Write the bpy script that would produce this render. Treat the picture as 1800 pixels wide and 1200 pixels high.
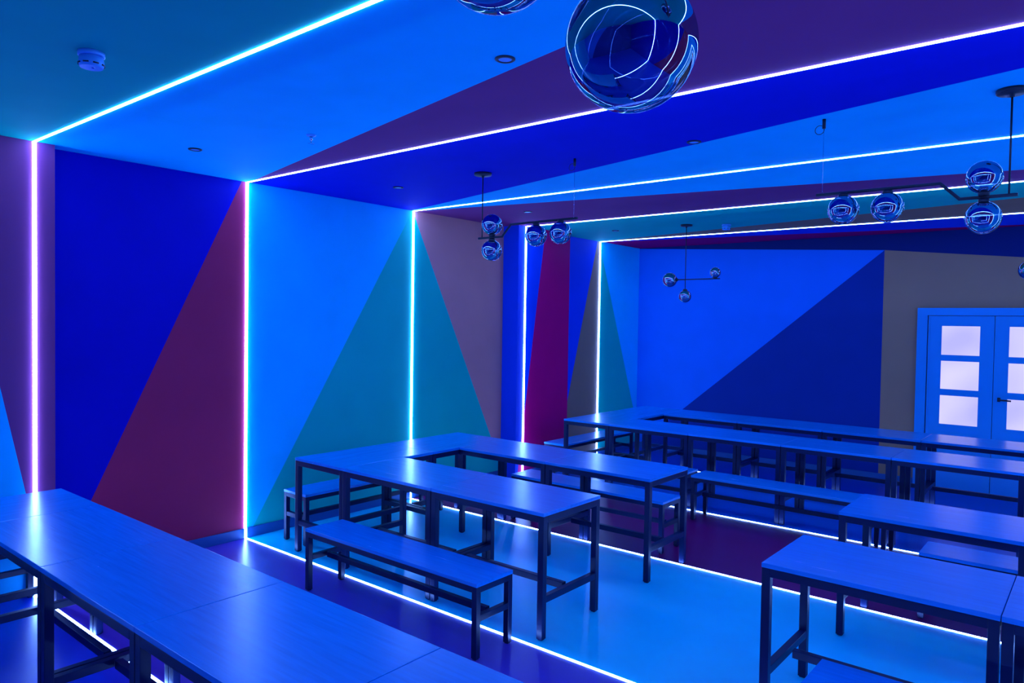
import bpy, bmesh, math
from mathutils import Vector, Matrix

scene = bpy.context.scene
for o in list(bpy.data.objects):
    bpy.data.objects.remove(o, do_unlink=True)
col = scene.collection

# ---------------------------------------------------------------- camera, world, exposure
YAW, PITCH, ROLL = -0.6888, -0.0274, 0.0156
fw = Vector((math.sin(YAW) * math.cos(PITCH), math.cos(YAW) * math.cos(PITCH), math.sin(PITCH)))
rt = Vector((math.cos(YAW), -math.sin(YAW), 0))
up = rt.cross(fw)
r2 = rt * math.cos(ROLL) + up * math.sin(ROLL)
u2 = -rt * math.sin(ROLL) + up * math.cos(ROLL)
cam_data = bpy.data.cameras.new('camera')
cam = bpy.data.objects.new('camera', cam_data)
col.objects.link(cam)
cam.matrix_world = Matrix(((r2.x, u2.x, -fw.x, 0), (r2.y, u2.y, -fw.y, 0), (r2.z, u2.z, -fw.z, 1.8556), (0, 0, 0, 1)))
cam_data.sensor_fit = 'HORIZONTAL'
cam_data.sensor_width = 36.0
cam_data.lens = 36.0 * 1274.6 / 1800.0
cam_data.clip_start = 0.02
scene.camera = cam

world = bpy.data.worlds.new('world')
scene.world = world
world.use_nodes = True
world.node_tree.nodes['Background'].inputs[0].default_value = (0, 0, 0, 1)
world.node_tree.nodes['Background'].inputs[1].default_value = 0.0

vs = scene.view_settings
vs.view_transform = 'Standard'
vs.look = 'None'
vs.gamma = 1.0
vs.use_curve_mapping = False
vs.exposure = 0.0
scene.cycles.use_denoising = True
scene.cycles.max_bounces = 10
scene.cycles.diffuse_bounces = 6
scene.cycles.glossy_bounces = 5
scene.cycles.caustics_reflective = False
scene.cycles.caustics_refractive = False

LED = (0.15, 0.33, 1.0)      # colour of every light line
LED_POWER = 54.0             # radiance of the diffusers

# ---------------------------------------------------------------- dimensions
H = 2.98
X_R = 1.85                   # right wall
Y_REAR, Y_BACK = -3.20, 9.62
X_WALL, X_COL, X_PIL, X_REC = -5.57, -5.44, -5.34, -5.47
PORTALS = [-0.19, 1.68, 3.266, 5.134, 6.713, 8.53]

# ---------------------------------------------------------------- materials
def new_mat(name):
    m = bpy.data.materials.new(name)
    m.use_nodes = True
    nt = m.node_tree
    return m, nt, nt.nodes['Principled BSDF']

def paint(name, rgb, rough=0.55, spec=0.3, var=0.03, bump=0.02, scale=3.0):
    m, nt, b = new_mat(name)
    tc = nt.nodes.new('ShaderNodeTexCoord')
    n1 = nt.nodes.new('ShaderNodeTexNoise'); n1.inputs['Scale'].default_value = scale; n1.inputs['Detail'].default_value = 4
    n2 = nt.nodes.new('ShaderNodeTexNoise'); n2.inputs['Scale'].default_value = 180
    rp = nt.nodes.new('ShaderNodeValToRGB')
    rp.color_ramp.elements[0].position = 0.3; rp.color_ramp.elements[1].position = 0.7
    rp.color_ramp.elements[0].color = tuple(c * (1 - var) for c in rgb) + (1,)
    rp.color_ramp.elements[1].color = tuple(min(1, c * (1 + var)) for c in rgb) + (1,)
    bp = nt.nodes.new('ShaderNodeBump'); bp.inputs['Strength'].default_value = bump; bp.inputs['Distance'].default_value = 0.01
    nt.links.new(tc.outputs['Object'], n1.inputs['Vector']); nt.links.new(tc.outputs['Object'], n2.inputs['Vector'])
    nt.links.new(n1.outputs['Fac'], rp.inputs['Fac']); nt.links.new(rp.outputs['Color'], b.inputs['Base Color'])
    nt.links.new(n2.outputs['Fac'], bp.inputs['Height']); nt.links.new(bp.outputs['Normal'], b.inputs['Normal'])
    b.inputs['Roughness'].default_value = rough
    b.inputs['Specular IOR Level'].default_value = spec
    return m

RGB = dict(
    azure=(0.0, 0.61, 0.95), royal=(0.0, 0.0, 0.42), maroon=(0.64, 0.027, 0.10), plum=(0.92, 0.30, 0.26), aubergine=(0.36, 0.055, 0.20),
    teal=(0.0, 0.56, 0.40), magenta=(0.92, 0.0, 0.155), grey=(0.44, 0.21, 0.125), blue=(0.0, 0.17, 0.73), navy=(0.0, 0.03, 0.25),
    midnight=(0.0, 0.013, 0.125), ultramarine=(0.0, 0.06, 0.72))
WALLP = {k: paint('wall_paint_' + k, v, spec=0.12) for k, v in RGB.items()}
CEILP = {k: paint('ceiling_paint_' + k, v, rough=0.8, spec=0.05) for k, v in {**RGB, 'royal': (0.0, 0.012, 0.55), 'magenta': (0.48, 0.0, 0.12)}.items()}
FLOORP = {k: paint('floor_finish_' + k, v, rough=0.30, spec=0.4, bump=0.01) for k, v in dict(
    azure=(0.0, 0.74, 0.90), cobalt=(0.0, 0.06, 0.70), slate=(0.12, 0.05, 0.46), wine=(0.24, 0.0, 0.10), blue=(0.0, 0.20, 0.75), navy=(0.0, 0.05, 0.42)).items()}

def emit(name, rgb, strength):
    m = bpy.data.materials.new(name); m.use_nodes = True
    nt = m.node_tree; nt.nodes.clear()
    out = nt.nodes.new('ShaderNodeOutputMaterial'); e = nt.nodes.new('ShaderNodeEmission')
    e.inputs[0].default_value = rgb + (1,); e.inputs[1].default_value = strength
    nt.links.new(e.outputs[0], out.inputs[0])
    return m
M_LED = emit('led_diffuser', LED, LED_POWER)

def wood_mat():
    m, nt, b = new_mat('table_wood')
    tc = nt.nodes.new('ShaderNodeTexCoord')
    oi = nt.nodes.new('ShaderNodeObjectInfo')
    ad = nt.nodes.new('ShaderNodeVectorMath'); ad.operation = 'ADD'
    sc = nt.nodes.new('ShaderNodeVectorMath'); sc.operation = 'SCALE'; sc.inputs['Scale'].default_value = 0.37
    mp = nt.nodes.new('ShaderNodeMapping'); mp.inputs['Scale'].default_value = (1.2, 22, 22)
    n = nt.nodes.new('ShaderNodeTexNoise'); n.inputs['Scale'].default_value = 3.0; n.inputs['Detail'].default_value = 6; n.inputs['Distortion'].default_value = 0.6
    rp = nt.nodes.new('ShaderNodeValToRGB')
    rp.color_ramp.elements[0].position = 0.3; rp.color_ramp.elements[1].position = 0.72
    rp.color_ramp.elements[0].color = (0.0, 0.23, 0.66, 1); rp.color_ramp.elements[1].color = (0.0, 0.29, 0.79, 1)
    rr = nt.nodes.new('ShaderNodeMapRange'); rr.inputs['To Min'].default_value = 0.20; rr.inputs['To Max'].default_value = 0.30
    bp = nt.nodes.new('ShaderNodeBump'); bp.inputs['Strength'].default_value = 0.06; bp.inputs['Distance'].default_value = 0.003
    L = nt.links.new
    L(oi.outputs['Location'], sc.inputs[0]); L(tc.outputs['Object'], ad.inputs[0]); L(sc.outputs[0], ad.inputs[1])
    L(ad.outputs[0], mp.inputs['Vector']); L(mp.outputs[0], n.inputs['Vector'])
    L(n.outputs['Fac'], rp.inputs['Fac']); L(rp.outputs['Color'], b.inputs['Base Color'])
    L(n.outputs['Fac'], rr.inputs['Value']); L(rr.outputs[0], b.inputs['Roughness'])
    L(n.outputs['Fac'], bp.inputs['Height']); L(bp.outputs[0], b.inputs['Normal'])
    b.inputs['Specular IOR Level'].default_value = 0.65
    b.inputs['Specular Tint'].default_value = (0.5, 0.82, 1.0, 1)
    return m
M_WOOD = wood_mat()

def metal(name, rgb, rough, metallic=0.0, spec=0.5):
    m, nt, b = new_mat(name)
    tc = nt.nodes.new('ShaderNodeTexCoord')
    n = nt.nodes.new('ShaderNodeTexNoise'); n.inputs['Scale'].default_value = 7
    rr = nt.nodes.new('ShaderNodeMapRange'); rr.inputs['To Min'].default_value = rough * 0.85; rr.inputs['To Max'].default_value = rough * 1.15
    nt.links.new(tc.outputs['Object'], n.inputs['Vector']); nt.links.new(n.outputs['Fac'], rr.inputs['Value']); nt.links.new(rr.outputs[0], b.inputs['Roughness'])
    b.inputs['Base Color'].default_value = rgb + (1,)
    b.inputs['Metallic'].default_value = metallic
    b.inputs['Specular IOR Level'].default_value = spec
    return m
M_STEEL = metal('black_steel', (0.003, 0.010, 0.060), 0.34, 0.0, 0.25)
M_BLACK = metal('black_fitting', (0.012, 0.014, 0.03), 0.45)
M_WHITE = metal('white_plastic', (0.08, 0.45, 0.92), 0.4)
M_CHROME = metal('chrome', (0.6, 0.65, 0.8), 0.15, 1.0)
M_DOOR = paint('door_paint', (0.0, 0.27, 0.66), rough=0.4, spec=0.4)
M_BASE = paint('baseboard_paint', (0.02, 0.12, 0.34), rough=0.4)

def globe_mat():
    m = bpy.data.materials.new('mirrored_glass'); m.use_nodes = True
    nt = m.node_tree; nt.nodes.clear()
    out = nt.nodes.new('ShaderNodeOutputMaterial')
    g = nt.nodes.new('ShaderNodeBsdfGlossy'); g.inputs['Color'].default_value = (0.44, 0.52, 0.66, 1); g.inputs['Roughness'].default_value = 0.0
    t = nt.nodes.new('ShaderNodeBsdfTransparent'); t.inputs['Color'].default_value = (0.40, 0.50, 0.70, 1)
    lw = nt.nodes.new('ShaderNodeLayerWeight'); lw.inputs['Blend'].default_value = 0.35
    rr = nt.nodes.new('ShaderNodeMapRange'); rr.inputs['To Min'].default_value = 0.62; rr.inputs['To Max'].default_value = 0.9
    mx = nt.nodes.new('ShaderNodeMixShader')
    nt.links.new(lw.outputs['Fresnel'], rr.inputs['Value']); nt.links.new(rr.outputs[0], mx.inputs[0])
    nt.links.new(t.outputs[0], mx.inputs[1]); nt.links.new(g.outputs[0], mx.inputs[2]); nt.links.new(mx.outputs[0], out.inputs[0])
    return m
M_GLOBE = globe_mat()

def pane_mat():
    m = bpy.data.materials.new('lit_frosted_glass'); m.use_nodes = True
    nt = m.node_tree; b = nt.nodes['Principled BSDF']
    tc = nt.nodes.new('ShaderNodeTexCoord')
    n = nt.nodes.new('ShaderNodeTexNoise'); n.inputs['Scale'].default_value = 1.6; n.inputs['Detail'].default_value = 1
    rp = nt.nodes.new('ShaderNodeValToRGB')
    rp.color_ramp.elements[0].position = 0.35; rp.color_ramp.elements[1].position = 0.7
    rp.color_ramp.elements[0].color = (0.50, 0.47, 0.98, 1); rp.color_ramp.elements[1].color = (0.76, 0.70, 1.0, 1)
    nt.links.new(tc.outputs['Object'], n.inputs['Vector']); nt.links.new(n.outputs['Fac'], rp.inputs['Fac'])
    nt.links.new(rp.outputs[0], b.inputs['Emission Color'])
    b.inputs['Emission Strength'].default_value = 1.0
    b.inputs['Base Color'].default_value = (0.1, 0.1, 0.15, 1)
    b.inputs['Roughness'].default_value = 0.5
    return m
M_PANE = pane_mat()

# ---------------------------------------------------------------- helpers
def link(name, mesh, parent=None, loc=None):
    o = bpy.data.objects.new(name, mesh)
    col.objects.link(o)
    if parent is not None:
        o.parent = parent
    if loc is not None:
        o.location = loc
    return o

def tag(o, label, cat, group=None):
    o['label'] = label; o['category'] = cat
    if group: o['group'] = group
    return o

def thing(name, label, cat, loc, group=None):
    o = bpy.data.objects.new(name, None)
    o.empty_display_size = 0.1
    col.objects.link(o); o.location = loc
    return tag(o, label, cat, group)

def finish(name, bm, mat, smooth=False):
    me = bpy.data.meshes.new(name)
    bmesh.ops.recalc_face_normals(bm, faces=bm.faces)
    bm.to_mesh(me); bm.free()
    for m in (mat if isinstance(mat, (list, tuple)) else [mat]):
        me.materials.append(m)
    if smooth:
        for p in me.polygons: p.use_smooth = True
    return me

def box_bm(x0, x1, y0, y1, z0, z1, bevel=0.0, bm=None):
    own = bm is None
    if own: bm = bmesh.new()
    v = [bm.verts.new(p) for p in ((x0, y0, z0), (x1, y0, z0), (x1, y1, z0), (x0, y1, z0), (x0, y0, z1), (x1, y0, z1), (x1, y1, z1), (x0, y1, z1))]
    for f in ((0, 3, 2, 1), (4, 5, 6, 7), (0, 1, 5, 4), (1, 2, 6, 5), (2, 3, 7, 6), (3, 0, 4, 7)):
        bm.faces.new([v[i] for i in f])
    if own and bevel:
        bmesh.ops.bevel(bm, geom=bm.edges[:], offset=bevel, segments=2, affect='EDGES', profile=0.6)
    return bm

def box(name, mat, x0, x1, y0, y1, z0, z1, bevel=0.0):
    return finish(name, box_bm(x0, x1, y0, y1, z0, z1, bevel), mat)

def lathe_bm(profile, seg=32, bm=None, off=(0, 0, 0)):
    if bm is None: bm = bmesh.new()
    rings = []
    for r, z in profile:
        if r < 1e-6:
            rings.append([bm.verts.new((off[0], off[1], off[2] + z))])
        else:
            rings.append([bm.verts.new((off[0] + r * math.cos(2 * math.pi * k / seg), off[1] + r * math.sin(2 * math.pi * k / seg), off[2] + z)) for k in range(seg)])
    for a, b in zip(rings, rings[1:]):
        for k in range(seg):
            k2 = (k + 1) % seg
            if len(a) == 1 and len(b) == 1: continue
            if len(a) == 1: bm.faces.new((a[0], b[k], b[k2]))
            elif len(b) == 1: bm.faces.new((a[k], b[0], a[k2]))
            else: bm.faces.new((a[k], b[k], b[k2], a[k2]))
    return bm

def tube_bm(pts, r, seg=10, bm=None):
    if bm is None: bm = bmesh.new()
    pts = [Vector(p) for p in pts]
    rings = []
    for i, p in enumerate(pts):
        d = ((pts[min(i + 1, len(pts) - 1)] - pts[i]).normalized() if i < len(pts) - 1 else Vector()) + ((pts[i] - pts[i - 1]).normalized() if i else Vector())
        d.normalize()
        a = d.cross(Vector((0, 1, 0)) if abs(d.y) < 0.9 else Vector((1, 0, 0))).normalized()
        b = d.cross(a)
        rings.append([bm.verts.new(p + (a * math.cos(2 * math.pi * k / seg) + b * math.sin(2 * math.pi * k / seg)) * r) for k in range(seg)])
    for A, B in zip(rings, rings[1:]):
        for k in range(seg):
            bm.faces.new((A[k], B[k], B[(k + 1) % seg], A[(k + 1) % seg]))
    bm.faces.new(rings[0]); bm.faces.new(rings[-1][::-1])
    return bm

def split(poly, a, b):
    """cut a 2-D polygon by the line a-b: (left side, right side)"""
    def side(p): return (b[0] - a[0]) * (p[1] - a[1]) - (b[1] - a[1]) * (p[0] - a[0])
    L, R = [], []
    for p, q in zip(poly, poly[1:] + poly[:1]):
        s, t = side(p), side(q)
        if s >= 0: L.append(p)
        if s <= 0: R.append(p)
        if s * t < 0:
            k = s / (s - t); x = (p[0] + (q[0] - p[0]) * k, p[1] + (q[1] - p[1]) * k)
            L.append(x); R.append(x)
    return L, R

def painted(name, polys, to3d, thick, mats, kind='structure'):
    """one slab whose face is divided into painted polygons; thick = vector to its back"""
    bm = bmesh.new()
    used = []
    for poly, key in polys:
        if len(poly) < 3: continue
        if key not in used: used.append(key)
        idx = used.index(key)
        fr = [bm.verts.new(to3d(p)) for p in poly]
        bk = [bm.verts.new(Vector(to3d(p)) + Vector(thick)) for p in poly]
        fs = [bm.faces.new(fr), bm.faces.new(bk[::-1])]
        n = len(poly)
        for k in range(n):
            fs.append(bm.faces.new((fr[k], bk[k], bk[(k + 1) % n], fr[(k + 1) % n])))
        for f in fs: f.material_index = idx
    o = link(name, finish(name, bm, [mats[k] for k in used]))
    o['kind'] = kind
    return o

def rect(a0, a1, b0, b1): return [(a0, b0), (a1, b0), (a1, b1), (a0, b1)]

def cut(r, a, b, first, second):
    """painted halves of rectangle r; `first` lies on the left of a->b"""
    L, R = split(r, a, b)
    return [(L, first), (R, second)]

# ---------------------------------------------------------------- the setting
T = 0.12
fl = []
for y0, y1, k in ((Y_REAR, 1.68, 'cobalt'), (1.68, 3.266, 'slate'), (3.266, 5.134, 'azure'), (5.134, 6.713, 'wine'), (6.713, 8.53, 'blue'), (8.53, Y_BACK, 'navy')):
    fl.append((rect(-5.75, X_R, y0, y1), k))
painted('floor', fl, lambda p: (p[0], p[1], 0.0), (0, 0, -T), FLOORP)

ce = [(rect(-5.75, X_R, Y_REAR, 1.68), 'teal')]
def crect(y0, y1): return rect(-5.75, X_R, y0, y1)
def cline(a, b):
    d = (b[0] - a[0], b[1] - a[1])
    return (a[0] - 5 * d[0], a[1] - 5 * d[1]), (b[0] + 5 * d[0], b[1] + 5 * d[1])
ce += cut(crect(1.68, 3.266), (-5.331, 3.23), (-1.775, 2.438), 'aubergine', 'azure')
ce += cut(crect(3.266, 5.134), (-5.381, 5.062), (-0.317, 3.817), 'azure', 'royal')
ce += cut(crect(5.134, 6.713), (-5.52, 5.17), (-0.497, 6.24), 'aubergine', 'azure')
ce += cut(crect(6.713, 8.53), (-5.446, 8.504), (-0.595, 7.555), 'grey', 'teal')
ce += cut(crect(8.53, Y_BACK), (-5.495, 8.60), (-0.742, 9.50), 'magenta', 'ultramarine')
painted('ceiling', ce, lambda p: (p[0], p[1], H), (0, 0, T), CEILP)

# left wall: wall planes, a shallow column and a pilaster, each carrying painted triangles
def lw(name, X, polys): return painted(name, polys, lambda p: (X, p[0], p[1]), (-T, 0, 0), WALLP)
lw('wall_left', X_WALL, [(rect(Y_REAR, 0.76, 0, H), 'azure')]
   + cut(rect(1.68, 3.266, 0, H), (2.051, 0.494), (3.205, 2.947), 'royal', 'maroon')
   + cut(rect(3.266, 5.134, 0, H), (3.352, 0.103), (5.083, 2.918), 'azure', 'teal')
   + cut(rect(5.134, 6.65, 0, H), (5.154, 2.926), (6.393, 0.517), 'plum', 'teal'))
def block(name, X, y0, y1, faces, side):
    o = painted(name, faces, lambda p: (X, p[0], p[1]), (-0.012, 0, 0), WALLP)
    b = box_bm(X_WALL - 0.02, X - 0.012, y0 + 0.0005, y1 - 0.0005, 0, H)
    s = link('pilaster_core', finish('pilaster_core', b, WALLP[side]), o)
    return o
block('wall_left_column', X_COL, 0.76, 1.80, cut(rect(0.76, 1.80, 0, H), (1.487, 1.389), (1.626, 0.69), 'aubergine', 'azure'), 'royal')
block('wall_left_pilaster', X_PIL, 6.58, 7.62, cut(rect(6.58, 7.62, 0, H), (6.76, 0.9), (7.086, 2.915), 'ultramarine', 'magenta'), 'ultramarine')
lw('wall_left_recess', X_REC, cut(rect(7.60, 8.53, 0, H), (7.839, 0.932), (8.444, 2.913), 'ultramarine', 'grey')
   + cut(rect(8.53, Y_BACK, 0, H), (8.53, 2.921), (9.504, 0.634), 'azure', 'teal'))

# back wall
P = (-2.121, 2.787)
XF = -2.121 - (2.787) * (4.671 - 2.121) / (2.787 - 0.669)
Z18 = 2.787 + (2.64 - 2.787) * (X_R + 2.121) / (-0.739 + 2.121)
painted('wall_back', [
    ([(X_REC - T, 0), (XF, 0), P, (X_REC, 2.974), (X_REC - T, 2.974)], 'blue'),
    ([(XF, 0), (P[0], 0), P], 'navy'),
    ([(P[0], 0), (X_R, 0), (X_R, Z18), P], 'grey'),
    ([P, (X_R, Z18), (X_R, H), (X_REC - T, H), (X_REC - T, 2.974), (X_REC, 2.974)], 'midnight')],
    lambda p: (p[0], Y_BACK, p[1]), (0, T, 0), WALLP)
# walls behind and beside the camera
painted('wall_right', cut(rect(Y_REAR, 3.266, 0, H), (0.5, 0), (2.4, H), 'royal', 'maroon') + cut(rect(3.266, Y_BACK, 0, H), (5.0, 0), (6.5, H), 'azure', 'teal'),
        lambda p: (X_R, p[0], p[1]), (T, 0, 0), WALLP)
painted('wall_rear', cut(rect(-5.75, X_R, 0, H), (-4.5, 0), (-1.0, H), 'blue', 'navy'), lambda p: (p[0], Y_REAR, p[1]), (0, -T, 0), WALLP)

def skirting(name, x0, x1, y0, y1):
    o = link(name, box(name, M_BASE, x0, x1, y0, y1, 0.0, 0.085, 0.003)); o['kind'] = 'structure'
for n, (x, y0, y1) in enumerate(((X_WALL, 1.802, 3.252), (X_WALL, 3.280, 5.120), (X_WALL, 5.148, 6.578), (X_PIL, 6.73, 7.62), (X_REC, 7.64, 8.516), (X_REC, 8.544, Y_BACK - 0.02))):
    skirting('baseboard_left', x + 0.001, x + 0.015, y0, y1)
skirting('baseboard_back', X_REC + 0.02, -1.75, Y_BACK - 0.015, Y_BACK - 0.001)
skirting('baseboard_back', -0.22, X_R - 0.02, Y_BACK - 0.015, Y_BACK - 0.001)

# double door with six lit panes, on the back wall
YD = Y_BACK
door = bpy.data.objects.new('door_1', None); col.objects.link(door); door.location = (-0.98, YD, 0); door['kind'] = 'structure'
door['label'] = 'pale blue double door with three lit frosted panes in each leaf'
def dpart(name, mat, x0, x1, d0, d1, z0, z1, parent=door, bevel=0.003):
    return link(name, box(name, mat, x0 + 0.98, x1 + 0.98, -d1, -d0, z0, z1, bevel), parent)
bm = bmesh.new()
box_bm(-0.76, -0.655, -0.045, -0.001, 0, 2.09, bm=bm); box_bm(0.655, 0.76, -0.045, -0.001, 0, 2.09, bm=bm); box_bm(-0.655, 0.655, -0.045, -0.001, 2.005, 2.09, bm=bm)
box_bm(-0.645, -0.625, -0.034, -0.001, 0, 2.0, bm=bm); box_bm(0.625, 0.645, -0.034, -0.001, 0, 2.0, bm=bm)
link('door_frame', finish('door_frame', bm, M_DOOR), door)
PZ = ((1.552, 1.883), (1.159, 1.483), (0.756, 1.087))
for s, x0 in ((0, -1.622), (1, -0.976)):
    x1 = x0 + 0.640
    a0, a1 = x0 + 0.132, x0 + 0.507
    bm = bmesh.new()
    def lb(xa, xb, za, zb): box_bm(xa + 0.98, xb + 0.98, -0.030, -0.002, za, zb, bm=bm)
    lb(x0, a0, 0.01, 2.0); lb(a1, x1, 0.01, 2.0)
    lb(a0, a1, 0.01, 0.756); lb(a0, a1, 1.087, 1.159); lb(a0, a1, 1.483, 1.552); lb(a0, a1, 1.883, 2.0)
    leaf = link('door_leaf', finish('door_leaf', bm, M_DOOR), door)
    for z0, z1 in PZ:
        link('pane', box('pane', M_PANE, a0 + 0.98, a1 + 0.98, -0.014, -0.006, z0, z1), leaf)
    if s == 1:
        bm = box_bm(0.045, 0.075, -0.037, -0.030, 1.055, 1.10)
        tube_bm([(0.06, -0.032, 1.078), (0.06, -0.075, 1.078)], 0.009, bm=bm)
        tube_bm([(0.055, -0.072, 1.078), (0.175, -0.072, 1.072)], 0.009, bm=bm)
        link('handle', finish('handle', bm, M_BLACK, False), leaf)

# ---------------------------------------------------------------- LED portals: a light line running round wall, ceiling and floor
WID, PROUD = 0.023, 0.010
def strip_profile_bm(p0, p1, across, out, w, h):
    """rounded diffuser bar from p0 to p1 lying on a surface"""
    p0, p1, a, n = Vector(p0), Vector(p1), Vector(across), Vector(out)
    bm = bmesh.new()
    prof = [(-w / 2, 0.0), (-w / 2, h * 0.55), (-w * 0.3, h), (w * 0.3, h), (w / 2, h * 0.55), (w / 2, 0.0)]
    A = [bm.verts.new(p0 + a * x + n * z) for x, z in prof]; B = [bm.verts.new(p1 + a * x + n * z) for x, z in prof]
    k = len(prof)
    for i in range(k):
        bm.faces.new((A[i], A[(i + 1) % k], B[(i + 1) % k], B[i]))
    bm.faces.new(A); bm.faces.new(B[::-1])
    return bm
def wall_x(y):
    if 0.76 <= y <= 1.80: return X_COL
    if 6.58 <= y <= 7.62: return X_PIL
    if y > 7.62: return X_REC
    return X_WALL
PLAB = ['thin white light line crossing behind the first long table row',
        'thin white light line up the purple-brown column and across the teal ceiling edge',
        'thin white light line between the maroon triangle and the pale azure wall',
        'thin white light line rising through the middle of the teal triangle',
        'thin white light line on the blue pilaster with the magenta wedge',
        'thin white light line between the grey and the narrow teal triangle near the back wall']
for i, y in enumerate(PORTALS):
    xl = wall_x(y)
    root = thing('light_strip', PLAB[i], 'light strip', (0, y, 0), 'light lines looping around the room')
    e = 0.001
    link('wall_strip', finish('wall_strip', strip_profile_bm((xl + e, 0, 0.003), (xl + e, 0, H - 0.002), (0, 1, 0), (1, 0, 0), WID, PROUD), M_LED), root)
    link('ceiling_strip', finish('ceiling_strip', strip_profile_bm((xl + 0.014, 0, H - e), (X_R - 0.014, 0, H - e), (0, 1, 0), (0, 0, -1), 0.020, 0.005), M_LED), root)
    link('floor_strip', finish('floor_strip', strip_profile_bm((xl + 0.014, 0, 0.0005), (X_R - 0.014, 0, 0.0005), (0, 1, 0), (0, 0, 1), 0.019, 0.003), M_LED), root)
    link('wall_strip', finish('wall_strip', strip_profile_bm((X_R - e, 0, 0.003), (X_R - e, 0, H - 0.002), (0, 1, 0), (-1, 0, 0), WID, PROUD), M_LED), root)

# ---------------------------------------------------------------- tables and benches
def leg_mesh(name, s, h):
    bm = box_bm(-s / 2, s / 2, -s / 2, s / 2, 0.006, h, 0.003)
    box_bm(-s / 2 + 0.006, s / 2 - 0.006, -s / 2 + 0.006, s / 2 - 0.006, 0.0, 0.006, bm=bm)
    return finish(name, bm, M_STEEL)

class Furniture:
    def __init__(self, kind, L, Wd, Z, top, rail, s, zs):
        self.kind, self.L, self.Wd, self.Z, self.s, self.zs, self.rail, self.top = kind, L, Wd, Z, s, zs, rail, top
        self.m_top = box(kind + '_top', M_WOOD, -L / 2, L / 2, -Wd / 2, Wd / 2, Z - top, Z, 0.0025)
        self.m_leg = leg_mesh('leg', s, Z - top)
        za, zb = Z - top - rail, Z - top - 0.0005
        self.m_rail_long = box('apron_long', M_STEEL, -L / 2 + s + 0.001, L / 2 - s - 0.001, -s / 2, s / 2, za, zb, 0.003)
        self.m_rail_short = box('apron_short', M_STEEL, -s / 2, s / 2, -Wd / 2 + s + 0.001, Wd / 2 - s - 0.001, za, zb, 0.003)
        self.m_str = box('end_stretcher', M_STEEL, -s * 0.45, s * 0.45, -Wd / 2 + s + 0.001, Wd / 2 - s - 0.001, zs - s / 2, zs + s / 2, 0.003)
        self.m_long = box('long_stretcher', M_STEEL, -L / 2 + s * 1.5, L / 2 - s * 1.5, -s * 0.45, s * 0.45, zs - s / 2, zs + s / 2, 0.003)
    def place(self, cx, cy, along, label, group):
        root = thing('dining_table' if self.kind == 'table' else 'bench', label, self.kind, (cx, cy, 0), group)
        root.rotation_euler.z = math.pi / 2 if along == 'Y' else 0.0
        k = 0.0015
        link('tabletop' if self.kind == 'table' else 'seat', self.m_top, root)
        dx, dy = self.L / 2 - self.s / 2 - k, self.Wd / 2 - self.s / 2 - k
        for sx in (-1, 1):
            for sy in (-1, 1):
                link('leg', self.m_leg, root, (sx * dx, sy * dy, 0))
        for sy in (-1, 1): link('apron_rail', self.m_rail_long, root, (0, sy * dy, 0))
        for sx in (-1, 1):
            link('apron_rail', self.m_rail_short, root, (sx * dx, 0, 0))
            link('end_stretcher', self.m_str, root, (sx * dx, 0, 0))
        link('long_stretcher', self.m_long, root)
        return root

PITCH_T = 0.935
TAB = Furniture('table', PITCH_T - 0.003, 0.605, 0.75, 0.022, 0.040, 0.040, 0.235)
BEN = Furniture('bench', 1.58, 0.312, 0.425, 0.022, 0.034, 0.036, 0.225)

def row(x0, n, yc, labels, group):
    for i in range(n):
        TAB.place(x0 + PITCH_T * (i + 0.5), yc, 'X', labels[i], group)

W2 = 0.3025
# first row, under the column light line
gA = 'tables of the row along the first light line'
row(-4.518, 4, 1.125 + W2, ['wood-topped table beside the cross table at the purple-brown column', 'wood-topped table second from the cross table by the purple-brown column',
                           'wood-topped table third from the cross table by the purple-brown column', 'wood-topped table fourth from the cross table by the purple-brown column'], gA)
TAB.place(-4.518 - W2 - 0.001, 1.125 + 2 * W2 - PITCH_T / 2, 'Y', 'wood-topped cross table standing at the purple-brown column', gA)
TAB.place(-4.518 - W2 - 0.001, 1.125 + 2 * W2 - 1.5 * PITCH_T, 'Y', 'wood-topped cross table beyond the one at the purple-brown column', gA)
row(-4.518, 4, 1.125 + 2 * W2 - 2 * PITCH_T + W2, ['table of the rear run of the first group, beside its cross tables', 'second table from the cross tables, rear run of the first group',
                                                  'third table from the cross tables, rear run of the first group', 'fourth table from the cross tables, rear run of the first group'], gA)
# U-shaped group in front of the teal triangle
gB = 'tables of the U before the teal triangle'
row(-4.360, 2, 3.34 + W2, ['table on the maroon-triangle side of the U, touching its cross tables', 'table at the open end of the U, beside the bench over the light line'], gB)
row(-4.360, 2, 4.595 + W2, ['table in the U by the teal triangle, pilaster-side arm, next to the corner', 'open-end table of the pilaster-side arm of the U by the teal triangle'], gB)
for cy, lb in ((3.34 + PITCH_T / 2, 'cross table closing the U on its maroon-triangle side'), (3.34 + 1.5 * PITCH_T, 'cross table closing the U on its pilaster side')):
    TAB.place(-4.360 - W2 - 0.001, cy, 'Y', lb, gB)
# long ring of tables near the back wall
gC = 'tables of the long ring near the back wall'
row(-4.205, 5, 6.80 + W2, ['table in the front run of the long ring, beside its cross tables', 'second table from the cross tables, front run of the long ring',
                           'third table from the cross tables, front run of the long ring', 'fourth table from the cross tables, front run of the long ring',
                           'fifth table from the cross tables, front run of the long ring'], gC)
row(-4.205, 4, 8.06 + W2, ['table against the cross tables in the run along the back wall', 'second table from the cross tables in the run along the back wall',
                           'third table in the run along the back wall, beside the grey wall strip', 'table in the run along the back wall, before the lit double door'], gC)
for cy, lb in ((6.80 + PITCH_T / 2, 'cross table of the long ring on the magenta pilaster side'), (6.80 + 1.5 * PITCH_T, 'cross table of the long ring in the back corner')):
    TAB.place(-4.205 - W2 - 0.001, cy, 'Y', lb, gC)
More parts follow.
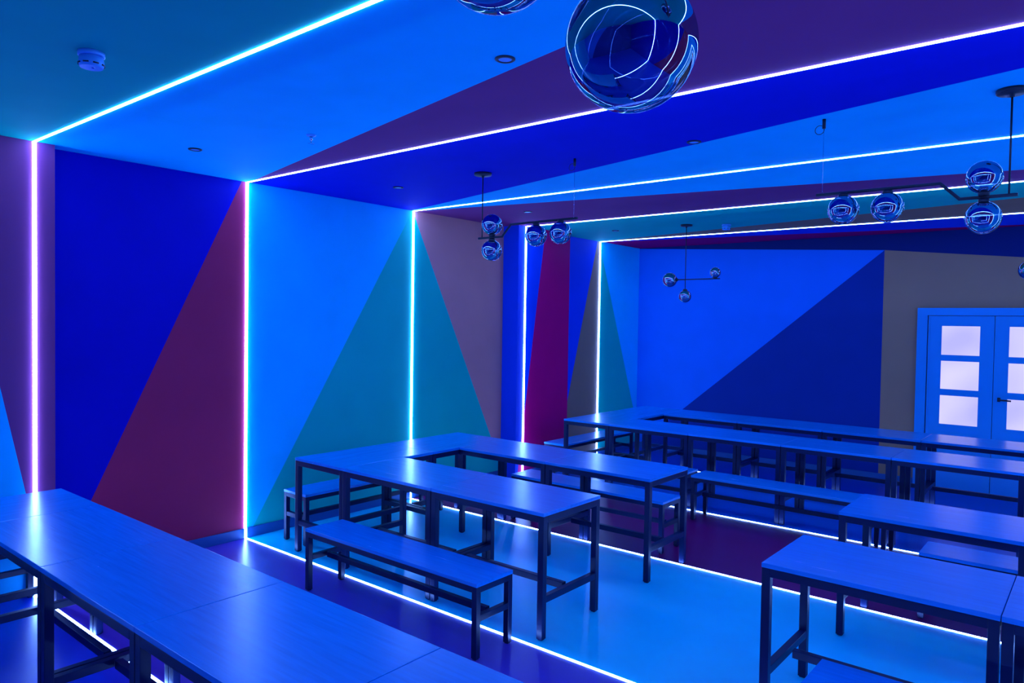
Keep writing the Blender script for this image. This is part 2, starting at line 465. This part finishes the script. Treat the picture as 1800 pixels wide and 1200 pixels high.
# group facing the U across the aisle
gD = 'tables across the aisle from the U'
row(-1.225, 2, 3.345 + W2, ['free-end table across the aisle from the U, over the bright azure floor', 'second table from the free end, over the azure floor across the aisle'], gD)
row(-1.225, 2, 4.595 + W2, ['free-end table across the aisle from the U, on the side of the dark magenta floor', 'second table from the free end, on the dark magenta floor side of the aisle'], gD)

gb = 'wood-topped benches'
BEN.place(-3.405, 2.905 + 0.1575, 'X', 'bench set over the floor light line before the U of tables', gb)
BEN.place(-5.145, 3.46 + 0.79, 'Y', 'bench between the teal triangle wall and the cross tables', gb)
BEN.place(-3.515, 5.245 + 0.1575, 'X', 'bench behind the U of tables, above the magenta floor', gb)
BEN.place(-3.895, 6.385 + 0.1575, 'X', 'bench before the long ring, at its end beside the pilaster', gb)
BEN.place(-2.240, 6.385 + 0.1575, 'X', 'second bench from the pilaster, before the long ring of tables', gb)
BEN.place(-0.585, 6.385 + 0.1575, 'X', 'third bench from the pilaster, before the long ring of tables', gb)
BEN.place(-5.03, 6.93 + 0.79, 'Y', 'bench between the back corner wall and the cross tables of the ring', gb)
BEN.place(-0.125, 2.935 + 0.1575, 'X', 'bench on the azure floor tucked by the table across the aisle', gb)
BEN.place(-0.110, 5.215 + 0.1575, 'X', 'bench beside the magenta floor at the table across the aisle', gb)

BEN.place(-5.2825, 0.082 + 0.79, 'Y', 'bench between the purple-brown column and the first cross table', gb)

# ---------------------------------------------------------------- pendant lamps
def sphere_mesh(r):
    bm = bmesh.new()
    bmesh.ops.create_uvsphere(bm, u_segments=64, v_segments=32, radius=r)
    return finish('globe', bm, M_GLOBE, True)
G78 = sphere_mesh(0.078); G82 = sphere_mesh(0.082); G67 = sphere_mesh(0.070); G57 = sphere_mesh(0.058)

def smooth_part(name, bm, mat, parent, loc=None):
    me = finish(name, bm, mat)
    for p in me.polygons: p.use_smooth = len(p.vertices) == 4
    return link(name, me, parent, loc)

def canopy(root, x):
    smooth_part('canopy', lathe_bm([(0, 0), (0.066, 0), (0.066, -0.016), (0.060, -0.020), (0.012, -0.022), (0.010, -0.035), (0, -0.035)], 40), M_BLACK, root, (x, 0, H - 0.0005))

def globe(root, me, r, x, z, direction):
    g = link('globe', me, root, (x, 0, z))
    if direction:
        s = direction
        bm = lathe_bm([(0, s * (r + 0.012)), (0.022, s * (r + 0.012)), (0.026, s * (r - 0.004)), (0.020, s * (r - 0.012)), (0, s * (r - 0.012))], 24)
        smooth_part('socket', bm, M_BLACK, g)
    return g

def long_pendant(x0, y, d, label):
    """bent bar: low run under the canopy rod, high run under a cable; d = +1 when the bar runs toward +x"""
    root = thing('pendant_lamp', label, 'lamp', (0, y, 0), 'four-globe bent bar pendant lamps')
    zl, zh = 2.487, 2.572
    canopy(root, x0)
    smooth_part('rod', tube_bm([(x0, 0, H - 0.03), (x0, 0, zl)], 0.0045), M_BLACK, root)
    smooth_part('bar', tube_bm([(x0 - d * 0.035, 0, zl), (x0 + d * 0.20, 0, zl), (x0 + d * 0.285, 0, zh), (x0 + d * 0.875, 0, zh)], 0.0085), M_BLACK, root)
    xc = x0 + d * 0.845
    smooth_part('cable', tube_bm([(xc, 0, H - 0.02), (xc, 0, zh)], 0.0012, 6), M_CHROME, root)
    bm = lathe_bm([(0, 0), (0.009, 0), (0.009, -0.05), (0, -0.05)], 16)
    ring = [(0.0 - d * 0.0 - 0.022 + 0.024 * math.cos(a), 0, -0.055 + 0.024 * math.sin(a)) for a in [2 * math.pi * k / 20 for k in range(20)]]
    tube_bm(ring + ring[:1], 0.0018, 6, bm)
    smooth_part('ceiling_hook', bm, M_BLACK, root, (xc, 0, H - 0.0005))
    globe(root, G78, 0.078, x0 + d * 0.10, zl + 0.095, -1); globe(root, G78, 0.078, x0 + d * 0.10, zl - 0.098, 1)
    globe(root, G78, 0.078, x0 + d * 0.52, zh - 0.098, 1); globe(root, G78, 0.078, x0 + d * 0.735, zh - 0.092, 1)
    return root
long_pendant(-0.384, 4.13, -1, 'black bent-bar pendant with four mirrored globes over the aisle-side tables')
long_pendant(-3.712, 4.13, 1, 'black bent-bar pendant with four mirrored globes over the U of tables')

def cross_pendant(x, y, label, dz=0.0, low=2.172):
    root = thing('pendant_lamp', label, 'lamp', (x, y, 0), 'three-globe cross pendant lamps')
    canopy(root, 0)
    smooth_part('rod', tube_bm([(0, 0, H - 0.03), (0, 0, low + 0.065)], 0.0045), M_BLACK, root)
    smooth_part('bar', tube_bm([(-0.115, 0, 2.362 + dz), (0.41, 0, 2.362 + dz)], 0.006), M_BLACK, root)
    g = link('globe', G82, root, (-0.193, 0, 2.362 + dz))
    smooth_part('socket', tube_bm([(0.068, 0, 0), (0.092, 0, 0)], 0.02, 20), M_BLACK, g)
    globe(root, G57, 0.058, 0.355, 2.362 + dz + 0.068, -1)
    globe(root, G67, 0.070, 0.0, low, 1)
    return root
cross_pendant(-3.722, 7.59, 'mirrored-globe cross pendant hanging before the blue back wall')
cross_pendant(-0.350, 7.60, 'mirrored-globe cross pendant hanging before the lit double door')
cross_pendant(-0.402, 0.68, 'mirrored-globe cross pendant over the first table row, globes larger than all others in view', -0.042, 2.152)

# ---------------------------------------------------------------- ceiling fittings
def smoke(x, y, label, s=1.0):
    root = thing('smoke_detector', label, 'detector', (x, y, H), 'ceiling smoke detectors')
    smooth_part('base', lathe_bm([(0, -0.0005), (0.052 * s, -0.0005), (0.052 * s, -0.018 * s), (0.048 * s, -0.02 * s), (0, -0.02 * s)], 40), M_WHITE, root)
    smooth_part('housing', lathe_bm([(0, -0.021 * s), (0.046 * s, -0.021 * s), (0.050 * s, -0.05 * s), (0.044 * s, -0.066 * s), (0.0, -0.070 * s)], 40), M_WHITE, root)
    bm = bmesh.new()
    for k in range(8):
        a = 2 * math.pi * k / 8
        b = box_bm(-0.011 * s, 0.011 * s, 0.0465 * s, 0.0515 * s, -0.056 * s, -0.051 * s)
        bmesh.ops.rotate(b, verts=b.verts, cent=(0, 0, 0), matrix=Matrix.Rotation(a, 3, 'Z'))
        me = bpy.data.meshes.new('t'); b.to_mesh(me); b.free(); bm.from_mesh(me); bpy.data.meshes.remove(me)
    smooth_part('vent_slots', bm, M_BLACK, root)
    smooth_part('indicator', lathe_bm([(0, -0.0715 * s), (0.006, -0.0715 * s), (0.006, -0.067 * s), (0, -0.067 * s)], 12), M_CHROME, root, (0.018, 0.0, 0))
smoke(-3.40, 1.265, 'round white smoke detector on the teal ceiling')
smoke(-3.338, 7.79, 'round white smoke detector on the ceiling near the back wall', 0.95)

def downlight(x, y, label):
    root = thing('downlight', label, 'ceiling light', (x, y, H), 'unlit recessed ceiling lights')
    smooth_part('trim_ring', lathe_bm([(0.030, -0.0005), (0.044, -0.0005), (0.044, -0.004), (0.040, -0.007), (0.030, -0.007), (0.028, -0.003)], 36), M_BLACK, root)
    smooth_part('lens', lathe_bm([(0, -0.002), (0.0295, -0.002), (0.0295, -0.0045), (0, -0.0045)], 32), M_WHITE, root)
downlight(-2.031, 2.391, 'small round unlit ceiling light beside the maroon ceiling wedge')
downlight(-4.775, 2.42, 'small round unlit ceiling light above the royal blue wall')
downlight(-2.009, 4.173, 'small round unlit ceiling light between the two bent-bar pendants')
downlight(-4.695, 4.151, 'small round unlit ceiling light above the azure wall')
downlight(-4.622, 5.837, 'small round unlit ceiling light on the maroon ceiling by the pilaster')
downlight(-4.662, 7.607, 'small round unlit ceiling light on the teal ceiling by the pilaster')

root = thing('fire_sprinkler', 'small metal fire sprinkler hanging from the azure ceiling', 'sprinkler', (-3.812, 2.662, H))
smooth_part('escutcheon', lathe_bm([(0, -0.0005), (0.030, -0.0005), (0.026, -0.007), (0.010, -0.010), (0, -0.010)], 28), M_WHITE, root)
smooth_part('body', lathe_bm([(0, -0.009), (0.009, -0.009), (0.009, -0.030), (0.004, -0.034), (0.0035, -0.052), (0, -0.052)], 16), M_CHROME, root)
smooth_part('deflector', lathe_bm([(0, -0.052), (0.020, -0.0525), (0.020, -0.0545), (0, -0.055)], 20), M_CHROME, root)
